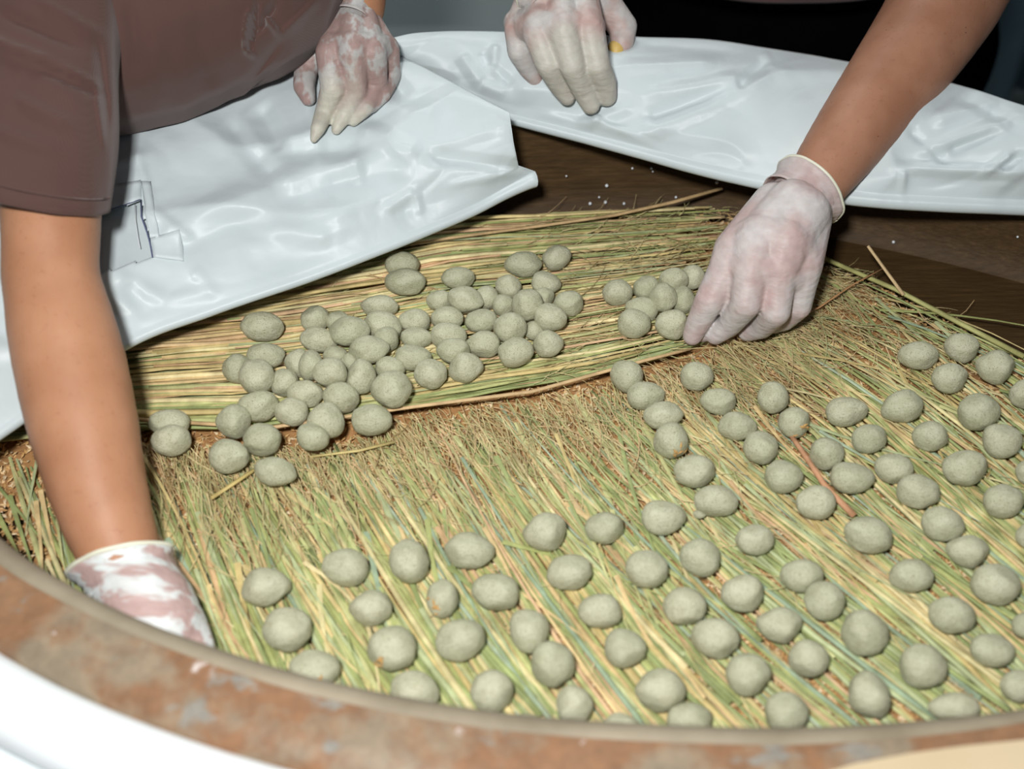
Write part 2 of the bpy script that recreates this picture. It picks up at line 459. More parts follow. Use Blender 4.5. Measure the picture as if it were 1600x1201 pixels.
# fine panicle twigs
V, Fc, Cc = [], [], []
def twig(px, py, a, L, z, w_, col):
    p0 = PZ(px, py, z); n_ = 4; pts = []; x, y = px, py; b = random.gauss(0, 10)
    for i in range(n_+1):
        pts.append(PZ(x, y, z + .0016*math.sin(i*1.2) + random.uniform(-.001, .001)))
        x += L/n_*math.cos(math.radians(a)); y += L/n_*math.sin(math.radians(a)); a += b
    if all(inside(p.x, p.y, -.022) for p in pts): strip(pts, w_, w_*.4, col, V, Fc, Cc, 3, .8)
TW = [(.55, .46, .24), (.45, .40, .20), (.62, .52, .30), (.42, .43, .22), (.36, .27, .13), (.60, .43, .25)]
for i in range(3600):
    r = random.random()
    if r < .70:
        px = random.uniform(220, 1320); py = interp(YL, px) + random.expovariate(1/75.0) + 4
        a = ang_low(px, py) + random.gauss(0, 22)
    elif r < .80:
        px = random.uniform(1120, 1500); py = interp(YL, px) + random.uniform(0, 110); a = ang_low(px, py) + random.gauss(0, 20)
    else:
        px = random.uniform(820, 1170) if random.random() < .8 else random.uniform(500, 900)
        s = random.random(); py = interp(YT, px)*(1-s) + interp(YB, px)*s; a = -8 + random.gauss(0, 14)
    if py > 1150: continue
    twig(px, py, a, random.uniform(22, 85), random.uniform(.008, .0165) + (.004 if r >= .8 else 0), random.uniform(.0005, .0012), random.choice(TW))
tg = link('straw_twigs', pyd('straw_twigs', V, Fc, Cc), STRAW, None, False)
props(tg, 'fine dry seed-head twigs at the ends of the rice straw', 'straw', kind='stuff')
# a few stems one can point at
def one_stem(pts, w0, w1, col, label, z0=.02):
    V, Fc, Cc = [], [], []
    P = [PZ(x, y, z) for x, y, z in pts]
    strip(P, w0, w1, col, V, Fc, Cc, 6, .7, False)
    o = link('straw_stem', pyd('straw_stem', V, Fc, Cc), STRAW); props(o, label, 'straw'); return o
one_stem([(560, 392, .022), (700, 372, .023), (850, 352, .025), (960, 336, .027), (1050, 316, .030), (1128, 294, .034)], .003, .0042, (.56, .40, .22), 'thick tan straw stem crossing the far edge of the straw towards the picking hand')
one_stem([(1356, 384, .045), (1385, 424, .03), (1412, 461, .02)], .003, .0035, (.66, .50, .30), 'short pale straw stub sticking up against the dark tub wall on the right')
one_stem([(1378, 420, .026), (1330, 446, .024), (1280, 480, .022), (1210, 512, .019)], .0016, .0018, (.50, .28, .14), 'thin reddish twig running from the picking hand to the dark tub wall')
one_stem([(1215, 650, .018), (1250, 700, .02), (1290, 760, .02), (1335, 806, .017)], .0035, .0055, (.55, .30, .18), 'pinkish brown leaf blade lying between the balls right of centre')
one_stem([(215, 655, .022), (420, 668, .021), (640, 636, .023), (830, 612, .024), (1000, 565, .023), (1078, 545, .02)], .0035, .003, (.62, .44, .25), 'long tan straw stem edging the near side of the crosswise bundle')
one_stem([(330, 778, .018), (370, 752, .019), (400, 732, .018)], .0035, .003, (.64, .52, .22), 'short yellow straw piece beside the lowest ball of the big heap')
one_stem([(486, 713, .016), (560, 704, .018), (616, 690, .018)], .002, .0028, (.62, .52, .24), 'short yellow stem on the husks right of the big heap')
one_stem([(1280, 400, .02), (1400, 452, .018), (1500, 505, .017), (1600, 557, .016)], .005, .005, (.42, .42, .18), 'thick green stem forming the right border of the straw')

# ------------------------------------------------------------------ balls
random.seed(11)
base_meshes = []
for k in range(16):
    bm = bmesh.new(); bmesh.ops.create_icosphere(bm, subdivisions=4, radius=1)
    e = random.uniform(-.16, .16); fl = random.uniform(.0, .10); o_ = Vector((k*7.3, 1.1*k, 3))
    for v in bm.verts:
        p = v.co.copy(); q = p.copy()
        s = 1 + e*p.x; q.y *= s; q.z *= s
        r = 1 + .085*noise.noise(p*1.25+o_) + .035*noise.noise(p*2.7+o_) + .008*noise.noise(p*7+o_)
        d = Vector((math.sin(k), math.cos(k*2.1), .6)).normalized()
        h_ = p.dot(d)
        if h_ > .80-fl: q -= d*(h_-(.80-fl))*.55
        v.co = q*r
    me = bpy.data.meshes.new('dough_ball'); bm.to_mesh(me); bm.free()
    me.polygons.foreach_set('use_smooth', [True]*len(me.polygons)); me.materials.append(BALL)
    base_meshes.append(me)
HEAP = [  # px, py, w, h, tilt, description, layer
 (628,413,54,40,0,'upper of two stacked at the top',0),
 (633,440,64,42,0,'lower wide one of the stacked pair at the heap top',0),
 (716,434,53,34,0,'lone flat one between the stacked pair and the far group',0),
 (817,413,57,40,0,'wide one just left of the farthest ball',0),
 (870,402,46,38,25,'farthest of all, highest in the big heap',0),
 (853,442,47,37,-10,'second below the farthest ball, heap right end',0),
 (794,447,42,36,-15,'pointed one under the wide far ball',0),
 (888,474,47,40,0,'rightmost of the big heap',0),
 (848,464,36,30,0,'small one peeping out between three at the right end',0),
 (824,476,50,50,-50,'egg-shaped upright one near the right end',1),
 (860,496,53,44,-10,'round one left of and below the rightmost ball',1),
 (787,477,36,34,0,'small pale one left of the egg-shaped upright ball',0),
 (727,468,57,42,-10,'bean-shaped one lying on top of its neighbours',1),
 (760,465,38,38,0,'one tucked behind the right side of the bean-shaped ball',0),
 (688,470,42,34,0,'one tucked behind the left side of the bean-shaped ball',0),
 (699,497,52,38,0,'one directly under the bean-shaped ball',0),
 (752,501,52,38,5,'flat one right of and below the bean-shaped ball',0),
 (797,512,52,48,0,'large creased one in the middle of the right half',1),
 (834,516,32,30,0,'small one hidden behind the front right ball',0),
 (857,537,46,42,0,'front ball at the right end',0),
 (806,550,57,46,15,'slanted front ball, second from the right end',0),
 (755,538,54,42,0,'one left of the slanted front ball',0),
 (701,525,58,42,0,'wide one half covered, centre of the heap',0),
 (708,548,53,41,-5,'one in front of the half covered wide ball',1),
 (728,574,54,46,5,'creased front ball right of the triangular one',0),
 (673,584,52,47,0,'triangular front ball in the middle',0),
 (651,528,50,35,0,'flattened one with a facet, centre of the heap',0),
 (647,501,50,38,0,'one behind the faceted flattened ball',0),
 (593,478,58,36,0,'one at the back, right of the long gap',0),
 (598,509,62,46,-20,'large one just below the back middle ball',0),
 (545,517,64,47,5,'large oval one in the left upper part',1),
 (528,503,38,36,0,'one peeping out behind the large oval ball',0),
 (492,498,46,42,20,'round one left of the large oval ball',0),
 (498,531,59,39,-10,'flat one just under the upper left round ball',0),
 (410,510,68,46,-5,'lone long one resting apart at the upper left',0),
 (577,546,62,44,5,'large speckled one in the left centre',1),
 (603,530,40,40,0,'one squeezed behind the large speckled ball',0),
 (645,558,57,41,0,'oval one right of the large speckled ball',0),
 (610,575,48,36,0,'one behind and above the biggest front ball',0),
 (565,589,46,56,-10,'tall upright one left of the biggest front ball',0),
 (548,566,34,32,0,'small one behind the tall upright ball',0),
 (524,555,38,30,0,'small one barely seen at the centre left',0),
 (515,582,54,48,0,'round one left of the tall upright ball',1),
 (486,571,38,48,-10,'narrow upright one in the left centre',0),
 (466,567,42,46,0,'one at the left of the narrow upright ball',0),
 (415,556,60,42,0,'upper ball of the left end trio',0),
 (371,576,44,48,20,'leftmost ball of the left end trio',0),
 (401,588,56,57,0,'big round front ball of the left end trio',1),
 (444,598,44,44,0,'one right of the big round left ball',0),
 (476,615,58,43,0,'wide one in the left lower part',0),
 (533,621,58,48,-15,'one just right of the wide lower ball',0),
 (611,608,62,58,0,'biggest front ball, right of centre left',1),
 (581,656,65,49,0,'front ball alone on the edge of the bundle',0),
 (510,658,58,58,-40,'tilted one above the small front egg',0),
 (455,643,54,44,0,'smooth one between the wide one and the tilted one',0),
 (402,635,67,48,10,'wide one at the left, above two round ones',0),
 (364,658,54,52,0,'left ball of the lower left trio',0),
 (409,687,60,52,10,'right ball of the lower left trio',0),
 (489,683,52,44,-15,'small front egg with a point to the right',0),
 (358,713,63,54,0,'lowest ball but one, on the husks',0),
 (430,737,66,46,-10,'lowest ball of all, pointed to the right',0),
 (264,660,66,42,0,'rear ball of the pair beside the forearm',0),
 (268,688,60,50,5,'front ball of the pair beside the forearm',0)]
SMALL = [
 (965,457,48,42,5,'leftmost',0), (1010,449,42,38,15,'second from the left at the back',0), (1053,437,46,38,-5,'back one left of the hidden one',0),
 (1082,433,40,38,0,'farthest, touching the gloved hand',0), (1037,465,44,45,-10,'upright egg in the middle',1), (1068,469,36,44,0,'one half hidden by the index finger',0),
 (1003,483,52,38,-15,'one behind the front left ball',0), (991,506,53,46,0,'front left',0), (1049,507,52,47,0,'front right, under the index finger',0)]
ROWS = [
 [(415,917,76,58,5),(449,983,76,68,0),(492,1046,80,60,5)],
 [(539,886,74,58,-8),(579,950,66,56,5),(612,1013,78,70,0),(647,1080,76,64,-10)],
 [(639,877,62,70,20),(691,935,50,60,0),(719,1000,78,64,15),(769,1080,68,66,0)],
 [(734,860,76,56,-5),(774,925,76,58,-10),(827,984,62,68,15),(864,1037,70,70,0),(898,1100,58,58,0)],
 [(851,831,68,58,10),(890,894,72,55,12),(937,955,68,56,0),(977,1013,66,60,0),(1032,1078,78,66,5),(1077,1125,72,54,0)],
 [(945,825,60,50,5),(1010,889,68,60,-10),(1070,948,68,60,0),(1118,996,74,62,-10),(1169,1054,70,66,-15),(1229,1112,68,60,0)],
 [(1036,808,70,54,0),(1093,870,64,58,0),(1160,927,68,58,8),(1218,976,70,54,-5),(1263,1029,62,58,0),(1357,1086,62,72,25),(972,1140,60,50,0)],
 [(980,587,50,52,25),(1009,618,60,44,5),(1036,649,62,44,8),(1048,688,54,57,0),(1086,736,64,52,0),(1119,783,70,50,-3),(1180,843,60,48,0),(1253,899,66,52,0),(1288,938,62,60,0),(1352,988,70,70,0),(1443,1041,72,68,0),(1491,1105,78,46,0)],
 [(1089,588,53,45,5),(1122,627,57,42,-5),(1153,666,60,43,-5),(1189,699,55,52,0),(1225,745,59,52,0),(1274,785,62,53,5),(1357,835,76,58,-15),(1424,899,68,52,0),(1487,961,70,58,-10),(1550,1016,70,52,-8),(1592,1072,54,50,0)],
 [(1208,621,49,50,0),(1241,660,50,48,10),(1292,708,52,50,15),(1331,746,71,49,-3),(1396,732,61,47,-10),(1435,768,68,53,-5),(1474,819,66,54,-10),(1512,861,64,50,-10),(1556,913,76,64,0),(1604,978,46,44,0)],
 [(1323,643,66,46,8),(1358,685,56,46,10),(1453,681,55,48,0),(1509,731,70,56,8),(1567,783,62,54,5),(1613,838,50,42,0)],
 [(1409,635,65,50,15),(1435,555,61,44,-3),(1484,591,56,47,0),(1530,643,64,57,12),(1566,688,62,54,5),(1612,738,50,44,0)],
 [(1502,543,54,46,-15),(1555,573,58,52,-10),(1604,616,52,46,0)]]
ORD = ['topmost', 'second', 'third', 'fourth', 'fifth', 'sixth', 'seventh', 'eighth', 'ninth', 'tenth', 'eleventh', 'twelfth', 'thirteenth']
SHAPE = lambda w_, h_: 'flattened' if w_/h_ > 1.35 else 'egg-shaped' if w_/h_ > 1.18 else 'upright' if w_/h_ < .95 else 'round'
balls = []
for b in HEAP: balls.append([*b[:5], 'ball in the big heap, ' + b[5], 'balls in the big heap', .0185, b[6]])
for b in SMALL: balls.append([*b[:5], 'ball in the small heap by the hand, ' + b[5], 'balls in the small heap', .018, b[6]])
ROWS[5].append(ROWS[6].pop(5)); extra = ROWS[6].pop(5)
for r, row in enumerate(ROWS):
    row.sort(key=lambda b: b[1])
    for k, b in enumerate(row):
        pos = 'topmost' if k == 0 else 'lowest' if k == len(row)-1 else ORD[k] + ' from the top'
        balls.append([*b, f'{SHAPE(b[2], b[3])} grey-green ball, {pos} in '.replace('egg-shaped grey-green', 'egg-shaped green-grey') + 'the ' + (f'{ORD[r]} slanting row from the left' if r else 'leftmost slanting row'), 'balls laid out in rows on the straw', .0130, 0])
balls.append([*extra, 'grey-green ball almost hidden behind the rim at the bottom centre', 'balls laid out in rows on the straw', .013, 0])
balls.append([828, 1141, 60, 50, 0, 'grey-green ball of which only the top shows above the rim', 'balls laid out in rows on the straw', .013, 0])
balls.append([1093, 803, 20, 15, 0, 'tiny pale pellet beside a ball in the middle', 'balls laid out in rows on the straw', .013, 0])
RC = Matrix.Rotation(PI/4, 3, 'X')
B = []
for (px, py, w_, h_, a, lab, grp, base, lay) in balls:
    M = RC @ Matrix.Rotation(math.radians(a), 3, 'Z')
    z = base + .014
    for _ in range(3):
        d = DZ(px, py, z); s = Vector((w_/2*d/F, h_/2*d/F, (h_*.9+w_*.1)/2*d/F))*.985
        ext = math.sqrt(sum((M[2][i]*s[i])**2 for i in range(3)))
        z = base + ext*.93 + lay*ext*.45
    B.append(dict(px=px, py=py, w=w_, h=h_, M=M, z=z, lab=lab, grp=grp, lay=lay))
def pos(b): return PZ(b['px'], b['py'], b['z'])
def rad(b, d):
    l = b['M'].transposed() @ d; dd = DZ(b['px'], b['py'], b['z'])/F/2
    s = Vector((b['w']*dd, b['h']*dd, b['h']*dd)); return 1/math.sqrt(sum((l[i]/s[i])**2 for i in range(3)))
for it in range(30):
    mv = False
    for i, a in enumerate(B[:72]):
        for c in B[i+1:72]:
            if abs(a['px']-c['px']) > 75 or abs(a['py']-c['py']) > 75: continue
            d = pos(c)-pos(a); L = d.length; dn = d/L
            if L < .80*(rad(a, dn)+rad(c, dn)):
                t = a if (a['lay'], a['py']) > (c['lay'], c['py']) else c
                if t['z'] < .062: t['z'] += .0012; mv = True
    if not mv: break
for k, b in enumerate(B):
    o = bpy.data.objects.new('dough_ball' if b['w'] > 25 else 'dough_pellet', base_meshes[k*7 % 16]); C.objects.link(o)
    d = DZ(b['px'], b['py'], b['z'])/F/2
    M = b['M'] @ Matrix.Rotation(PI if (k*5) % 3 == 0 else 0, 3, 'Z')
    o.matrix_world = Matrix.Translation(pos(b)) @ M.to_4x4() @ Matrix.Diagonal((b['w']*d*1.01, b['h']*d*1.01, (b['h']*.9+b['w']*.1)*d, 1))
    props(o, b['lab'], 'ball', b['grp'])
    b['o'] = o
# husks stuck to a few balls
def stick(px, py, n_, side):
    b = min(B, key=lambda q: (q['px']-px)**2+(q['py']-py)**2); o = b['o']
    for i in range(n_):
        a = side + random.uniform(-.7, .7); t = random.uniform(.35, .95)
        n3 = Vector((math.cos(a)*t, -math.sin(a)*t, math.sqrt(1-t*t)))
        V = [Vector((-.28, 0, 0)), Vector((.28, 0, .02)), Vector((0, .10, .02)), Vector((0, -.10, .02)), Vector((0, 0, .08))]
        q = n3.to_track_quat('Z', 'Y').to_matrix() @ Matrix.Rotation(random.uniform(0, 6), 3, 'Z')
        vv = [n3*1.0 + q @ x for x in V]
        me = pyd('husk', vv, [(0, 2, 4), (2, 1, 4), (1, 3, 4), (3, 0, 4)], [(.62, .38, .15)]*5)
        h_ = bpy.data.objects.new('husk', me); C.objects.link(h_); me.materials.append(HUSK); h_.parent = o
stick(1048, 688, 5, .9); stick(1241, 660, 6, 1.2); stick(691, 935, 6, 2.6); stick(612, 1013, 3, 1.8); stick(492, 1046, 3, 1.4); stick(1509, 731, 3, .5)

# ------------------------------------------------------------------ water drops on the dark tub bottom
me = None
for k, (x, y) in enumerate([(988, 263), (1018, 263), (960, 234), (948, 290), (936, 308), (946, 316), (922, 318), (975, 318), (1056, 308), (885, 275), (1020, 268), (1120, 285), (1590, 370), (1396, 378)]):
    if me is None:
        bm = bmesh.new(); bmesh.ops.create_uvsphere(bm, u_segments=10, v_segments=6, radius=1)
        me = bpy.data.meshes.new('water_drop'); bm.to_mesh(me); bm.free(); me.materials.append(DROP)
        me.polygons.foreach_set('use_smooth', [True]*len(me.polygons))
    z = -.004
    while z < .08 and not inside(*PZ(x, y, z)[:2], -.024 + max(0, z)*.17): z += .002
    p = PZ(x, y, z)
    o = bpy.data.objects.new('water_drop', me); C.objects.link(o); o.location = p; o.scale = [random.uniform(.0008, .0016)]*3
    props(o, 'tiny glistening water drop on the dark brown tub bottom', 'water drop', 'water drops on the tub bottom')

# ------------------------------------------------------------------ white cloths
def curve(pts, s):
    n_ = len(pts)-1; x = min(max(s, 0), .99999)*n_; i = int(x); t = x-i
    g = lambda k: pts[max(0, min(n_, k))]
    out = []
    for c in range(2):
        a, b, c_, d = g(i-1)[c], g(i)[c], g(i+1)[c], g(i+2)[c]
        out.append(.5*(2*b + (c_-a)*t + (2*a-5*b+4*c_-d)*t*t + (3*b-a-3*c_+d)*t**3))
    return out
def seg_dist(x, y, a, b):
    dx, dy = b[0]-a[0], b[1]-a[1]; L2 = dx*dx+dy*dy
    t = max(0, min(1, ((x-a[0])*dx+(y-a[1])*dy)/L2))
    return math.hypot(x-a[0]-t*dx, y-a[1]-t*dy), t
def relief(folds, x, y):
    h = 0
    for (a, b, w_, amp) in folds:
        d, t = seg_dist(x, y, a, b); k = d/w_
        if k < 2.2:
            e = min(1, t*5+.25, (1-t)*5+.25)
            h += amp*e*(.55*max(0, 1-k) + .45*math.exp(-k*k*1.6))
    h += .0045*noise.noise(Vector((x/120, y/70, 1)))
    a = abs(noise.noise(Vector((x/260+.3*y/100, y/110, 7)))); h += .0042*max(0, 1-a*4)**1.5
    a = abs(noise.noise(Vector((x/130, y/75+.3*x/100, 17)))); h -= .0013*max(0, 1-a*4)**1.3
    h += .0003*noise.noise(Vector((x/22, y/20, 5)))
    return h
def cloth(name, top, bot, zt, zb, nu, nv, folds, out, roll, material, parent, hole=None, side=0, zc=None, lift=0):
    V, Fc, meta = [], [], []
    for i in range(nu+1):
        s = i/nu; T = curve(top, s); Bm = curve(bot, s)
        z1 = zt(s) if callable(zt) else zt; z2 = zb(s) if callable(zb) else zb
        for j in range(nv+1):
            t = j/nv
            x = T[0]+(Bm[0]-T[0])*t; y = T[1]+(Bm[1]-T[1])*t
            x -= side*math.exp(-s*22)*(t/.9 if t < .9 else (1-t)*10)
            z = z2 + (z1-z2)*(1-t**1.7)
            fade = min(1, t*6, (1-t)*8)*.85+.15
            p = PZ(x, y, z) + AX*(relief(folds, x, y)*fade + lift)
            V.append(p); meta.append((x, y))
        r = roll(s) if callable(roll) else roll
        e = V[-1]
        for k in range(1, 6):
            a = PI*k/5
            V.append(e + Vector(out)*(r*math.sin(a)) + Vector((0, 0, -r*(1-math.cos(a))))); meta.append((0, 0))
        V.append(V[-1] - Vector(out)*.03 + Vector((0, 0, -.001))); meta.append((0, 0))
    m_ = nv+1+6
    for i in range(nu):
        for j in range(m_-1):
            a = i*m_+j; q = (a, a+1, a+1+m_, a+m_)
            if hole and j < nv:
                cx = sum(meta[k][0] for k in q)/4; cy = sum(meta[k][1] for k in q)/4
                if hole(cx, cy): continue
            Fc.append(q)
    o = link(name, pyd(name, V, Fc), material, parent); solid(o, .0007, 0); return o
# left cloth
LT = [(796, 176), (745, 150), (690, 120), (640, 95), (560, 60), (440, 55), (300, 70), (170, 110), (0, 200), (-170, 300)]
LB = [(836, 268), (790, 293), (740, 321), (670, 352), (600, 381), (480, 427), (330, 478), (190, 534), (20, 655), (-150, 770)]
LF = [((240, 372), (430, 292), 30, .006), ((430, 292), (575, 243), 26, .007), ((350, 190), (432, 285), 22, -.006), ((400, 165), (440, 235), 26, -.008),
      ((440, 238), (560, 236), 24, -.006), ((555, 248), (562, 290), 13, .003), ((560, 199), (658, 243), 22, .006), ((658, 243), (813, 262), 16, -.005),
      ((671, 233), (776, 200), 14, .003), ((560, 150), (690, 190), 30, .005), ((600, 330), (650, 300), 12, .004), ((650, 300), (655, 335), 10, .003),
      ((330, 400), (560, 330), 40, .005), ((180, 430), (260, 470), 16, .004), ((260, 470), (340, 455), 14, .004), ((300, 420), (345, 470), 14, .003), ((200, 440), (230, 500), 18, -.004),
      ((215, 235), (240, 330), 9, .003), ((240, 330), (300, 375), 10, .003), ((500, 290), (640, 262), 22, -.003), ((420, 350), (520, 380), 20, .003), ((170, 262), (235, 240), 14, .003), ((560, 60), (640, 160), 20, -.006), ((480, 150), (500, 260), 18, .004),
      ((700, 290), (830, 268), 9, .002)]
cl = empty('white_cloth', PZ(300, 400, .03), 'white satin cloth folded back over the left half of the straw', 'cloth')
HOLE = [(150, 336), (221, 313), (236, 372), (240, 400), (150, 432)]
def in_poly(x, y, P):
    c = False
    for (a, b), (d, e) in zip(P, P[1:]+P[:1]):
        if (b > y) != (e > y) and x < (d-a)*(y-b)/(e-b)+a: c = not c
    return c
zL = lambda s: .135
zLb = lambda s: .062 + .022*math.exp(-s*6)
cloth('cloth_sheet', LT, LB, zL, zLb, 300, 90, LF, (.35, -.93, 0), lambda s: .004+.003*math.exp(-s*8), CLOTH, cl, hole=lambda x, y: in_poly(x, y, HOLE), side=26, lift=.0)
def zl_at(x, y):
    best = None
    for i in range(0, 101):
        s = i/100; T = curve(LT, s); Bm = curve(LB, s)
        L2 = (Bm[0]-T[0])**2+(Bm[1]-T[1])**2; t = ((x-T[0])*(Bm[0]-T[0])+(y-T[1])*(Bm[1]-T[1]))/L2
        q = math.hypot(T[0]+(Bm[0]-T[0])*t-x, T[1]+(Bm[1]-T[1])*t-y)
        if best is None or q < best[0]: best = (q, s, t)
    _, s, t = best; t = max(0, min(1, t))
    return PZ(x, y, zLb(s) + (zL(s)-zLb(s))*(1-t**1.7)) + AX*(relief(LF, x, y))
def patch(name, quad, n1, n2, lift, material, parent, th=.0006):
    V, Fc = [], []
    for i in range(n1+1):
        for j in range(n2+1):
            a, b = i/n1, j/n2
            x = (quad[0][0]*(1-a)+quad[1][0]*a)*(1-b) + (quad[3][0]*(1-a)+quad[2][0]*a)*b
            y = (quad[0][1]*(1-a)+quad[1][1]*a)*(1-b) + (quad[3][1]*(1-a)+quad[2][1]*a)*b
            V.append(zl_at(x, y) + AX*lift)
    for i in range(n1):
        for j in range(n2):
            a = i*(n2+1)+j; Fc.append((a, a+1, a+n2+2, a+n2+1))
    o = link(name, pyd(name, V, Fc), material, parent); solid(o, th, 0); return o
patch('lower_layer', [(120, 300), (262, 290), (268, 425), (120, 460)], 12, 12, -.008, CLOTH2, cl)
patch('hem_strip', [(140, 296), (222, 282), (222, 312), (140, 338)], 12, 5, .0012, CLOTH, cl)
patch('hem_strip', [(222, 284), (236, 284), (252, 372), (236, 372)], 4, 12, .0014, CLOTH, cl)
patch('hem_strip', [(238, 372), (284, 360), (288, 408), (240, 402)], 6, 6, .0012, CLOTH, cl)
def thread(pts, r, material, parent, lift, name='thread'):
    V, Fc, Cc = [], [], []
    P = [zl_at(x, y)+AX*lift for x, y in pts]
    strip(P, r, r, (1, 1, 1), V, Fc, Cc, 5, 1)
    return link(name, pyd(name, V, Fc), material, parent)
props(thread([(150, 336), (175, 329), (200, 320), (221, 312)], .0010, NAVY, cl, .001, 'cut_edge'), 'frayed dark blue edge of the cut-out')
props(thread([(222, 313), (225, 340), (232, 365), (236, 380), (240, 403)], .0012, NAVY, cl, .0015, 'cut_edge'), 'frayed dark blue edge of the cut-out')
thread([(213, 320), (215, 345), (217, 370), (220, 388)], .0006, THREAD, cl, .001)
# right cloth
RT = [(612, 60), (650, 52), (720, 49), (800, 50), (900, 54), (1000, 58), (1110, 62), (1200, 75), (1330, 97), (1490, 130), (1600, 165), (1760, 215)]
RB = [(618, 108), (652, 128), (720, 157), (800, 179), (900, 204), (1000, 230), (1100, 256), (1210, 279), (1340, 300), (1470, 308), (1610, 313), (1760, 320)]
RF = [((628, 112), (800, 175), 9, .003), ((720, 85), (752, 135), 15, .006), ((752, 135), (790, 150), 14, .004), ((752, 80), (765, 100), 10, -.004), ((775, 70), (770, 105), 10, .004), ((770, 105), (800, 135), 12, -.004),
      ((800, 140), (930, 150), 22, .004), ((960, 110), (1120, 100), 16, .005), ((1000, 150), (1170, 120), 14, .004), ((1000, 188), (1150, 140), 18, -.006), ((1150, 140), (1204, 94), 14, -.007),
      ((1000, 217), (1206, 118), 18, .005), ((900, 200), (990, 165), 14, .004), ((920, 205), (935, 180), 8, .004), ((1040, 240), (920, 185), 10, .003), ((1195, 80), (1202, 110), 10, .004), ((1206, 116), (1330, 110), 20, .004),
      ((1450, 190), (1560, 160), 16, .005), ((1430, 240), (1600, 180), 15, .005), ((1480, 235), (1560, 205), 12, -.004), ((1400, 262), (1600, 272), 13, .006), ((1409, 268), (1409, 306), 7, .004), ((1530, 275), (1580, 240), 8, .005),
      ((1500, 150), (1600, 200), 16, -.004), ((1560, 270), (1600, 240), 10, -.004), ((1420, 200), (1480, 255), 10, -.003), ((1000, 70), (1150, 80), 12, -.003), ((850, 180), (1000, 215), 12, .003)]
cr = empty('white_cloth', PZ(1100, 180, .05), 'long white satin cloth gathered along the far side of the tub', 'cloth')
zR = lambda s: .150-.01*s
zRb = lambda s: .108 - .025*s
rc_ = cloth('cloth_sheet', RT, RB, zR, zRb, 340, 70, RF, (0, -1, 0), lambda s: .0035+.0035*s, CLOTH, cr)
RT2 = [(p[0], p[1]+3) for p in RT]
V, Fc = [], []                                   # the part that falls behind the far rim
nb = 120
for i in range(nb+1):
    T = curve(RT2, i/nb); p = PZ(T[0], T[1], .149-.01*i/nb)
    e = (EA+.05)**1.5; xr = max(-.4, min(.5, p.x)); q = abs(xr-EC.x)/(EA+.05)
    yo = EC.y + (EB+.03)*((1-q**1.5)**.667 if xr > EC.x else math.sqrt(1-q*q)) + .012
    yo = max(yo, p.y+.02); L = yo-p.y
    for k, (f, z) in enumerate([(0, p.z), (.35, min(p.z, .125)), (.8, .112), (1, .104), (1.05, .0), (1.1, -.19)]):
        V.append(Vector((p.x, p.y + L*f + .004*math.sin(i*.5+k)*min(1, k/2), z)))
for i in range(nb):
    for k in range(5):
        a = i*6+k; Fc.append((a, a+6, a+7, a+1))
o = link('cloth_back', pyd('cloth_back', V, Fc), CLOTH, cr); solid(o, .0007, 0)

# ------------------------------------------------------------------ people
def limb_mesh(name, chains, voxel, smooth_it=6, extra=None):
    """capsule chains (point, radius) grown together into one continuous skin"""
    V, Fc = [], []
    def sphere(c, r, sc_=None):
        base = len(V); nu, nv = 14, 9
        for j in range(1, nv):
            for i in range(nu):
                a = 2*PI*i/nu; b = PI*j/nv
                V.append(c + Vector((r*math.sin(b)*math.cos(a), r*math.sin(b)*math.sin(a), r*math.cos(b))))
        V.append(c+Vector((0, 0, r))); V.append(c-Vector((0, 0, r))); t_, b_ = len(V)-2, len(V)-1
        for j in range(nv-2):
            for i in range(nu):
                a = base+j*nu+i; b = base+j*nu+(i+1) % nu; Fc.append((a, a+nu, b+nu, b))
        for i in range(nu):
            Fc.append((t_, base+i, base+(i+1) % nu)); q = base+(nv-2)*nu; Fc.append((b_, q+(i+1) % nu, q+i))
    for ch in chains:
        for k, (p, r) in enumerate(ch):
            sphere(p, r)
            if k:
                p0, r0 = ch[k-1]; L = (p-p0).length
                m_ = max(1, int(L/(min(r, r0)*.22)))
                for q in range(1, m_): t = q/m_; sphere(p0.lerp(p, t), r0+(r-r0)*t)
    me = pyd(name+'_raw', V, Fc); o = bpy.data.objects.new('tmp', me); C.objects.link(o)
    m = o.modifiers.new('r', 'REMESH'); m.mode = 'VOXEL'; m.voxel_size = voxel; m.use_smooth_shade = True
    if smooth_it:
        s_ = o.modifiers.new('s', 'SMOOTH'); s_.factor = .6; s_.iterations = smooth_it
    dg = bpy.context.evaluated_depsgraph_get(); ob = o.evaluated_get(dg)
    out = bpy.data.meshes.new_from_object(ob); out.name = name
    bpy.data.objects.remove(o, do_unlink=True); bpy.data.meshes.remove(me)
    return out
def c_d(pts): return [(PD(x, y, d), r*d/F) for x, y, d, r in pts]
def c_z(pts, surf=None):
    out = []
    for x, y, z, r in pts:
        if surf: z = max(z, surf(x, y).z + r*.92*DZ(x, y, z)/F)
        d = DZ(x, y, z); out.append((PD(x, y, d), r*d/F))
    return out
def ringloft(name, rings, material, parent, n_=64, thick_=.0015, close=False, wob=0, seed=0):
    """rings: (centre, radius_side, radius_depth, axis, depthdir)"""
    V, Fc = [], []
    for k, (c, ra, rb, u, w_) in enumerate(rings):
        for i in range(n_):
            a = 2*PI*i/n_
            f = 1 + wob*noise.noise(Vector((math.cos(a)*2.2, math.sin(a)*2.2 + k*.28*min(1, 14/len(rings)), seed)))
            V.append(c + u*(ra*f*math.cos(a)) + w_*(rb*f*math.sin(a)))
    for k in range(len(rings)-1):
        for i in range(n_):
            a = k*n_+i; b = k*n_+(i+1) % n_; Fc.append((a, b, b+n_, a+n_))
    o = link(name, pyd(name, V, Fc), material, parent); solid(o, thick_, -1); return o
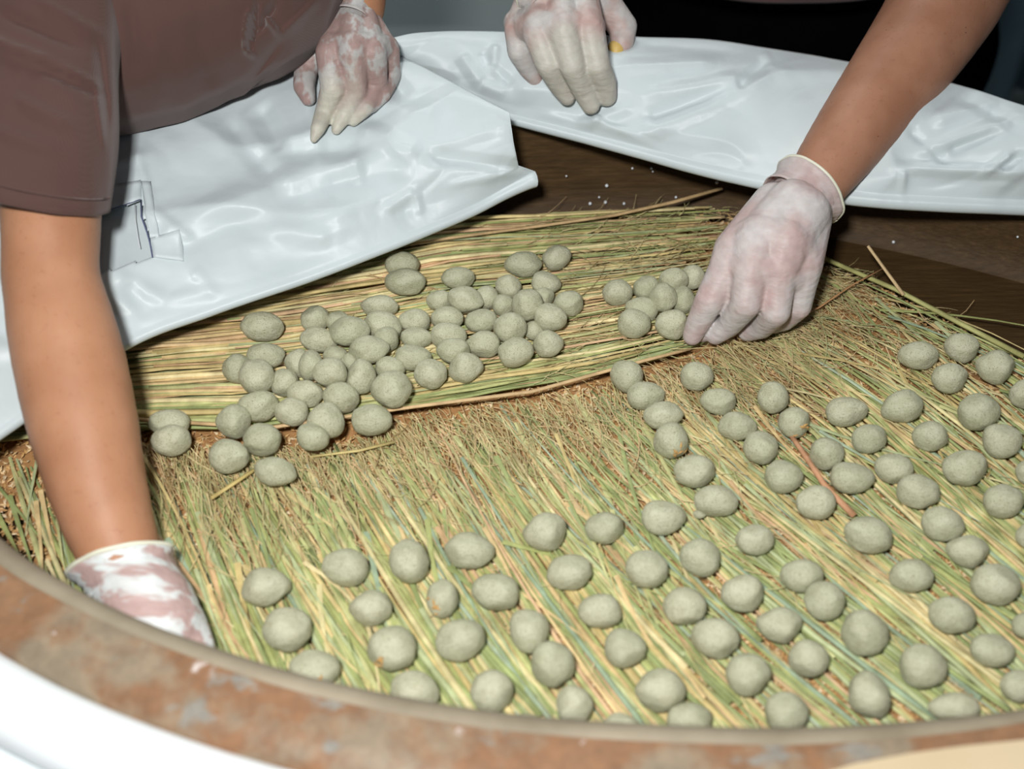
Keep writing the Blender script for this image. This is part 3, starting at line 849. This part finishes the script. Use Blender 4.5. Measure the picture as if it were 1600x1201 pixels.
def loft_px(name, rows, material, parent, **kw):
    """rows: px,py,d,radius px,tilt in degrees of the cross line"""
    R = []
    for (x, y, d, r, a, fd) in rows:
        al = math.radians(a); u = (RC @ Vector((math.cos(al), math.sin(al), 0)))
        # depth axis leans so that the opening is seen a little from outside
        w_ = (RC @ Vector((-math.sin(al)*fd[1], math.cos(al)*fd[1], -math.sqrt(1-fd[1]**2))))
        R.append((PD(x, y, d), r*d/F, r*d/F*fd[0], u, w_))
    return ringloft(name, R, material, parent, **kw)
def cuff(c0, c1, d, w0, r0, d0, material, parent, sag=.3, dep=.85, bead=.0022):
    """flared end of a glove: from a ring around the wrist (w0, r0, d0) to the rolled opening c0-c1"""
    a, b = PD(*c0, d[0]), PD(*c1, d[1]); c = (a+b)/2; u = (b-a)/2
    t = u.normalized(); n3 = t.cross(AX).normalized()
    w_ = (AX*math.sqrt(1-sag**2) + n3*sag)*u.length*dep
    cw = PD(*w0, d0); rw = r0*d0/F
    R_ = []
    for k in range(9):
        q = k/8; f = rw*(1-q) + u.length*q - .0016*math.sin(q*PI)*2 + .0007*math.sin(q*22)
        R_.append((cw.lerp(c, q), f, f*(.92+(dep-.92)*q), t, w_.normalized()))
    o = ringloft('glove_cuff', R_, material, parent, n_=72, thick_=.0008, wob=.05, seed=c0[0])
    V, Fc, Cc = [], [], []; cc, ra, rb, tt, ww = R_[-1]
    P = []
    for i in range(73):
        an = 2*PI*(i % 72)/72; f = 1 + .05*noise.noise(Vector((math.cos(an)*2.2, math.sin(an)*2.2 + 8*.28, c0[0])))
        P.append(cc + tt*(ra*f*math.cos(an)) + ww*(rb*f*math.sin(an)))
    strip(P, bead, bead, (1, 1, 1), V, Fc, Cc, 6, 1)
    link('rolled_edge', pyd('rolled_edge', V, Fc), CUFF, parent)

# ---- person at the left
pa = empty('person', (-.42, 1.35, FZ), 'person at the left in a brown short-sleeved shirt, leaning over the tub with gloved hands', 'person')
H = Vector((-.40, 1.36, .06))
arm_r = c_d([(55, -330, .90, 90), (70, -120, .87, 80), (78, 120, .84, 76), (80, 250, .815, 77), (80, 300, .81, 79), (80, 370, .80, 77), (78, 430, .795, 75), (92, 490, .79, 82), (104, 545, .785, 87), (117, 600, .78, 88), (132, 670, .772, 86), (150, 750, .763, 79), (170, 820, .755, 72), (190, 870, .748, 64), (205, 920, .742, 58)])
body = [arm_r,
    [(PD(60, -330, .92), .055), (PD(280, -400, .98), .07), (PD(500, -330, 1.03), .055)],
    [(PD(215, -20, .97), .06), (PD(250, -200, 1.0), .09), (Vector((-.33, 1.15, .22)), .12), (H, .13)],
    [(PD(500, -330, 1.03), .05), (PD(560, -150, 1.06), .042), (PD(548, -40, 1.0), .033), (PD(552, 10, .975), .028)],
    [(PD(280, -430, .98), .05), (PD(285, -560, .93), .055)], [(PD(290, -680, .88), .085), (PD(290, -740, .90), .09)],
    [(H + Vector((-.09, 0, -.02)), .09), (Vector((-.50, 1.38, -.36)), .06), (Vector((-.50, 1.40, FZ+.06)), .042), (Vector((-.50, 1.32, FZ+.04)), .035)],
    [(H + Vector((.09, 0, -.02)), .09), (Vector((-.32, 1.38, -.36)), .06), (Vector((-.32, 1.40, FZ+.06)), .042), (Vector((-.32, 1.32, FZ+.04)), .035)]]
link('body', limb_mesh('body', body, .006, 10), SKIN_A, pa)
# shirt: trunk
tr = [c_d([(60, 40, .915, 195), (200, 0, .925, 203), (345, -68, .935, 205)]), c_d([(100, -150, .93, 200), (330, -220, .98, 200), (470, -330, 1.03, 130)]),
      [(PD(215, -40, .98), .10), (PD(250, -200, 1.05), .12), (Vector((-.34, 1.16, .25)), .145), (H+Vector((0, 0, .03)), .155)]]
sm = limb_mesh('shirt', tr, .004, 14)
def wr(p, L, c):   # creases of the shirt front
    x, y = to_px(p); h = 0
    for (a, b, w_, amp) in L:
        d, t = seg_dist(x, y, a, b); k = d/w_
        if k < 2: h += 1.6*amp*math.exp(-k*k*2)*min(1, t*4+.2, (1-t)*4+.2)
    return h
SF = [((172, 232), (330, 178), 7, .006), ((250, 205), (420, 118), 7, -.005), ((330, 180), (470, 90), 6, .004), ((360, 160), (440, 60), 9, -.004), ((440, 60), (500, 0), 10, .004), ((240, 60), (260, 180), 22, .003),
      ((390, 20), (383, 80), 6, .009), ((400, 0), (392, 78), 4, -.010), ((410, 20), (440, 60), 7, .006), ((383, 80), (400, 92), 5, .006), ((300, 20), (330, 140), 22, -.003), ((180, 100), (190, 220), 12, .003), ((200, 0), (215, 120), 16, -.002), ((430, 0), (400, 50), 8, -.006)]
bm = bmesh.new(); bm.from_mesh(sm)
fine = [f for f in bm.faces if -40 < to_px(f.calc_center_median())[0] < 600 and -60 < to_px(f.calc_center_median())[1] < 260 and f.normal.dot(AX) > -.2]
bmesh.ops.subdivide_edges(bm, edges=list({e for f in fine for e in f.edges}), cuts=1, use_grid_fill=True)
for v in bm.verts: v.co += AX*wr(v.co, SF, 0)
bm.to_mesh(sm); bm.free()
link('shirt', sm, SHIRT_A, pa)
# right sleeve
rows = []
for k in range(71):
    t = k/70
    x = 62 + 10*t; y = 308 - 470*t; r = 112 + 22*t + 4*math.sin(t*9)
    rows.append((x-6*(1-t), y, .80+.07*t, r, -14*(1-t)**.8, (.95, .25)))
sl = loft_px('sleeve', rows, SHIRT_A, pa, wob=.045, seed=4, n_=240, thick_=.002)
SLF = [((-20, 60), (90, 100), 10, .005), ((90, 100), (160, 140), 8, .004), ((0, 20), (130, 75), 12, -.004), ((60, 105), (166, 150), 9, -.005), ((20, 150), (120, 200), 12, .003), ((60, 0), (165, 60), 11, .004), ((150, 60), (168, 200), 10, -.004), ((-10, 200), (100, 240), 14, .002), ((150, 130), (165, 230), 6, .004)]
for v in sl.data.vertices: v.co += AX*wr(v.co, SLF, 0)*.8
V, Fc, Cc = [], [], []
P = []
for i in range(41):
    a = 2*PI*i/40; al = math.radians(-14)
    u = (RC @ Vector((math.cos(al), math.sin(al), 0))); w_ = (RC @ Vector((-math.sin(al)*.25, math.cos(al)*.25, -.968)))
    P.append(PD(57, 283, .80) + u*(112.5*.8/F*math.cos(a)) + w_*(112.5*.8/F*.95*math.sin(a)))
strip(P, .0012, .0012, (1, 1, 1), V, Fc, Cc, 4, 1)
link('hem_stitching', pyd('hem_stitching', V, Fc), SHIRT_A, sl)
tl = [[(H+Vector((0, 0, -.02)), .15)], [(H + Vector((-.09, 0, -.03)), .10), (Vector((-.50, 1.38, -.36)), .08), (Vector((-.50, 1.40, FZ+.08)), .065)], [(H + Vector((.09, 0, -.03)), .10), (Vector((-.32, 1.38, -.36)), .08), (Vector((-.32, 1.40, FZ+.08)), .065)]]
link('trousers', limb_mesh('trousers', tl, .012, 6), TROUSER, pa)
link('hair', limb_mesh('hair', [[(PD(290, -760, .91), .094), (PD(300, -740, .95), .09)]], .008, 3), HAIR, pa)
# left hand glove of the left person (thumb at the viewer's left)
gl = [c_z([(552, 6, .178, 30), (553, 26, .176, 32)])]
for q in ([(538, 30, .178, 26), (516, 84, .172, 24), (520, 138, .150, 20), (507, 176, .128, 15.5), (497, 200, .112, 12), (490, 218, .108, 6)],
          [(552, 30, .180, 28), (550, 80, .176, 25), (556, 140, .146, 18.5), (540, 176, .122, 14.5), (525, 203, .108, 8)],
          [(566, 34, .178, 26), (582, 82, .172, 23), (589, 132, .142, 17.5), (571, 168, .118, 13.5), (552, 190, .106, 8)],
          [(576, 36, .172, 22), (608, 80, .162, 17), (613, 118, .136, 13.5), (600, 148, .115, 11), (582, 170, .106, 7)],
          [(532, 30, .172, 24), (500, 70, .160, 22), (478, 108, .138, 19), (475, 134, .125, 17.5), (482, 154, .116, 12)]): gl.append(c_z(q, zl_at))
gl.append(c_z([(520, 76, .171, 25), (550, 74, .177, 26), (582, 76, .172, 24), (605, 74, .163, 19)]))
gl.append(c_z([(536, 100, .162, 19), (566, 98, .162, 19), (594, 98, .152, 16)]))
g1 = link('glove', limb_mesh('glove', gl, .0014, 3), GLOVE_T, pa); g1['label'] = 'clear tight glove on the hand holding the cloth'
cuff((522, -8), (584, 12), (.965, .965), (553, 28), 31, .955, GLOVE_T, g1, -.25)
# right hand glove, in the tub behind the rim
gl = [c_d([(212, 915, .744, 70), (232, 950, .732, 74), (250, 985, .725, 72)])]
for q in ([(285, 985, .725, 40), (305, 1020, .718, 25), (312, 1062, .712, 20), (300, 1095, .712, 17)], [(262, 1000, .722, 40), (280, 1040, .713, 26), (285, 1085, .706, 21), (272, 1110, .708, 17)],
          [(235, 1000, .720, 38), (250, 1040, .712, 25), (255, 1080, .705, 21), (246, 1102, .708, 17)], [(212, 985, .722, 34), (222, 1020, .714, 22), (228, 1050, .708, 18), (222, 1070, .708, 15)],
          [(262, 930, .735, 34), (298, 975, .728, 26), (316, 1008, .722, 20), (325, 1035, .720, 15)]): gl.append(c_d(q))
g2 = link('glove', limb_mesh('glove', gl, .002, 4), GLOVE_R, pa); g2['label'] = 'stretched translucent glove on the hand behind the rim'
cuff((112, 905), (268, 854), (.75, .75), (216, 925), 74, .742, GLOVE_R, g2, -.42, .85, .0032)

# ---- person behind the tub
pb_ = empty('person', (.34, 1.45, FZ), 'person behind the tub in plum shirt and black trousers, one gloved hand picking a ball', 'person')
PV = Vector((.37, 1.42, .02))
arm_l = c_d([(1500, -480, 1.02, 85), (1560, -200, 1.04, 86), (1520, -70, 1.02, 86), (1480, 0, 1.0, 87), (1448, 50, .985, 83), (1410, 105, .97, 78), (1365, 165, .957, 70), (1322, 222, .944, 62), (1290, 265, .935, 55), (1270, 295, .93, 49), (1255, 320, .925, 46)])
arm_m = [(PD(960, -420, 1.07), .05), (PD(900, -200, 1.08), .045), (PD(862, -90, 1.0), .034), (PD(850, -30, .97), .028)]
body = [arm_l, arm_m, [arm_l[0], (PD(1230, -600, 1.05), .075), arm_m[0]],
        [(PD(1230, -560, 1.07), .08), (Vector((.36, 1.30, .30)), .11), (PV, .13)],
        [(PD(1230, -640, 1.03), .05), (PD(1230, -780, .98), .055)], [(PD(1230, -900, .93), .085), (PD(1230, -960, .95), .09)],
        [(PV+Vector((-.09, 0, -.03)), .09), (Vector((.27, 1.43, -.38)), .06), (Vector((.27, 1.45, FZ+.06)), .042), (Vector((.27, 1.37, FZ+.04)), .035)],
        [(PV+Vector((.09, 0, -.03)), .09), (Vector((.47, 1.43, -.38)), .06), (Vector((.47, 1.45, FZ+.06)), .042), (Vector((.47, 1.37, FZ+.04)), .035)]]
link('body', limb_mesh('body', body, .006, 10), SKIN_B, pb_)
rows = []
for k in range(12):
    t = k/11
    rows.append((1212 + 10*t, -72 - 500*t, 1.30 - .20*t, 262 - 20*t, -1, (.62, .72)))
sh = loft_px('shirt', rows, SHIRT_B, pb_, wob=.03, seed=8, n_=90, thick_=.002); sub(sh, 1)
rows2 = [(1212, -72-8, 1.2985, 264.5, -1, (.623, .72)), (1212, -72-34, 1.289, 263.1, -1, (.623, .72))]
hb = loft_px('hem_band', rows2, SHIRT_B, sh, n_=90, thick_=.0016)
tb_ = [[(PV+Vector((-.10, -.0, .02)), .16), (PV+Vector((.10, 0, .02)), .16)], [(PV+Vector((-.08, -.01, -.06)), .155), (PV+Vector((.08, -.01, -.06)), .155)],
       [(PV+Vector((-.12, -.01, -.15)), .14), (Vector((.25, 1.43, -.38)), .09), (Vector((.25, 1.45, FZ+.08)), .065)], [(PV+Vector((.12, -.01, -.15)), .14), (Vector((.50, 1.43, -.38)), .09), (Vector((.50, 1.45, FZ+.08)), .065)]]
link('trousers', limb_mesh('trousers', tb_, .012, 6), TROUSER, pb_)
link('hair', limb_mesh('hair', [[(PD(1230, -980, .96), .094), (PD(1240, -960, 1.0), .09)]], .008, 3), HAIR, pb_)
# right hand resting on the cloth (thumb at the viewer's right)
gl = [c_z([(852, -14, .187, 38), (862, 4, .187, 42)])]
for q in ([(834, -6, .182, 28), (808, 44, .174, 21), (811, 80, .158, 19), (825, 106, .142, 16), (836, 123, .132, 12.5)],
          [(850, -4, .187, 34), (840, 50, .183, 25), (856, 100, .164, 20), (874, 132, .142, 17.5), (886, 151, .130, 14)],
          [(874, -4, .189, 36), (880, 50, .187, 26), (894, 102, .166, 21), (912, 142, .140, 18), (923, 164, .128, 15)],
          [(900, -4, .187, 36), (920, 48, .185, 26), (933, 102, .164, 21), (944, 128, .146, 19.5), (948, 150, .132, 16.5)],
          [(916, -8, .180, 34), (950, 12, .170, 25), (973, 42, .156, 23), (972, 66, .148, 19), (964, 86, .140, 13)]): gl.append(c_z(q))
gl.append(c_z([(808, 36, .174, 22), (840, 44, .183, 27), (880, 46, .187, 28), (920, 44, .183, 27)]))
gl.append(c_z([(824, 58, .168, 17), (862, 66, .174, 20), (904, 66, .174, 20)]))
g3 = link('glove', limb_mesh('glove', gl, .0014, 3), GLOVE_P2, pb_); g3['label'] = 'powdery glove with a yellow-stained thumb on the cloth'
cuff((808, 3), (886, -32), (.95, .95), (862, 8), 40, .955, GLOVE_P2, g3, -.3)
st_ = limb_mesh('stain', [c_z([(963, 77, .1446, 15.2), (962, 87, .1410, 13.8)])], .001, 2)
so = link('stain', st_, STAIN, g3); so['label'] = 'yellow stain on the thumb tip'
# left hand picking up a ball
gl = [c_d([(1262, 302, .93, 52), (1250, 318, .928, 54)])]
for q in ([(1210, 322, .098, 38), (1150, 392, .086, 36), (1134, 424, .078, 29), (1108, 470, .060, 23.5), (1090, 506, .038, 19), (1082, 524, .028, 16)],
          [(1238, 325, .105, 46), (1182, 385, .094, 42), (1172, 424, .086, 31), (1166, 474, .068, 24.5), (1140, 506, .040, 20), (1118, 523, .027, 16)],
          [(1252, 335, .105, 46), (1222, 392, .094, 42), (1215, 430, .083, 30), (1212, 486, .062, 24), (1190, 510, .036, 19.5), (1168, 518, .024, 16)],
          [(1262, 345, .098, 38), (1252, 410, .084, 35), (1250, 440, .072, 28), (1247, 478, .054, 21.5), (1226, 500, .034, 17), (1205, 508, .024, 14)],
          [(1215, 335, .080, 36), (1160, 420, .055, 26), (1118, 480, .034, 19), (1098, 520, .024, 15)]): gl.append(c_z(q))
gl.append(c_z([(1140, 414, .0775, 29), (1172, 418, .0875, 31), (1214, 425, .085, 30), (1250, 436, .0735, 27)]))
gl.append(c_z([(1162, 378, .0905, 33), (1190, 370, .0995, 38), (1228, 376, .101, 38), (1256, 395, .088, 32)]))
gl.append(c_z([(1150, 438, .068, 22), (1192, 446, .074, 25), (1232, 450, .068, 24)]))
g4 = link('glove', limb_mesh('glove', gl, .0014, 3), GLOVE_P, pb_); g4['label'] = 'powdery white glove on the hand picking a ball'
cuff((1223, 249), (1309, 343), (.93, .935), (1236, 322), 57, .925, GLOVE_P, g4, -.30, .92, .0026)
# moles on the bare forearm
from mathutils.bvhtree import BVHTree
bo = [o for o in pb_.children if o.name.startswith('body')][0]; me = bo.data
bv_ = BVHTree.FromPolygons([v.co.copy() for v in me.vertices], [tuple(p.vertices) for p in me.polygons])
MOLE = mat('mole', (.12, .035, .025), .5)[0]
for x, y, r in [(1385, 47, 2), (1509, 43, 1.8), (1509, 51, 2.2), (1440, 161, 2.2), (1372, 213, 1.8), (1273, 253, 2), (1401, 78, 1.5), (1299, 160, 1.5)]:
    hit = bv_.ray_cast(Vector((0, 0, CAM_H)), ray(x, y).normalized())
    if hit[0] is None: continue
    nz = hit[1]; tx = nz.orthogonal().normalized(); ty = nz.cross(tx); rr = r*.95/F
    V = [hit[0] + tx*rr*math.cos(i*PI/4) + ty*rr*math.sin(i*PI/4) - nz*.0002 for i in range(8)] + [hit[0]+nz*.0003]
    m_o = link('mole', pyd('mole', V, [(i, (i+1) % 8, 8) for i in range(8)]), MOLE, bo)

# ------------------------------------------------------------------ curtain at the right
V, Fc = [], []
nx = 160
for i in range(nx+1):
    x = 1.00 + 1.3*i/nx
    y = 2.35 + .045*math.sin(i*.42) + .02*math.sin(i*.17+1)
    for z in (FZ+.02, -.3, .3, 1.5): V.append((x, y + .01*math.sin(i*.3+z*3), z))
for i in range(nx):
    for k in range(3):
        a = i*4+k; Fc.append((a, a+4, a+5, a+1))
cu = link('curtain', pyd('curtain', V, Fc), CURT); solid(cu, .003, 0)
props(cu, 'dark blue-grey curtain hanging in soft folds at the upper right', 'curtain')
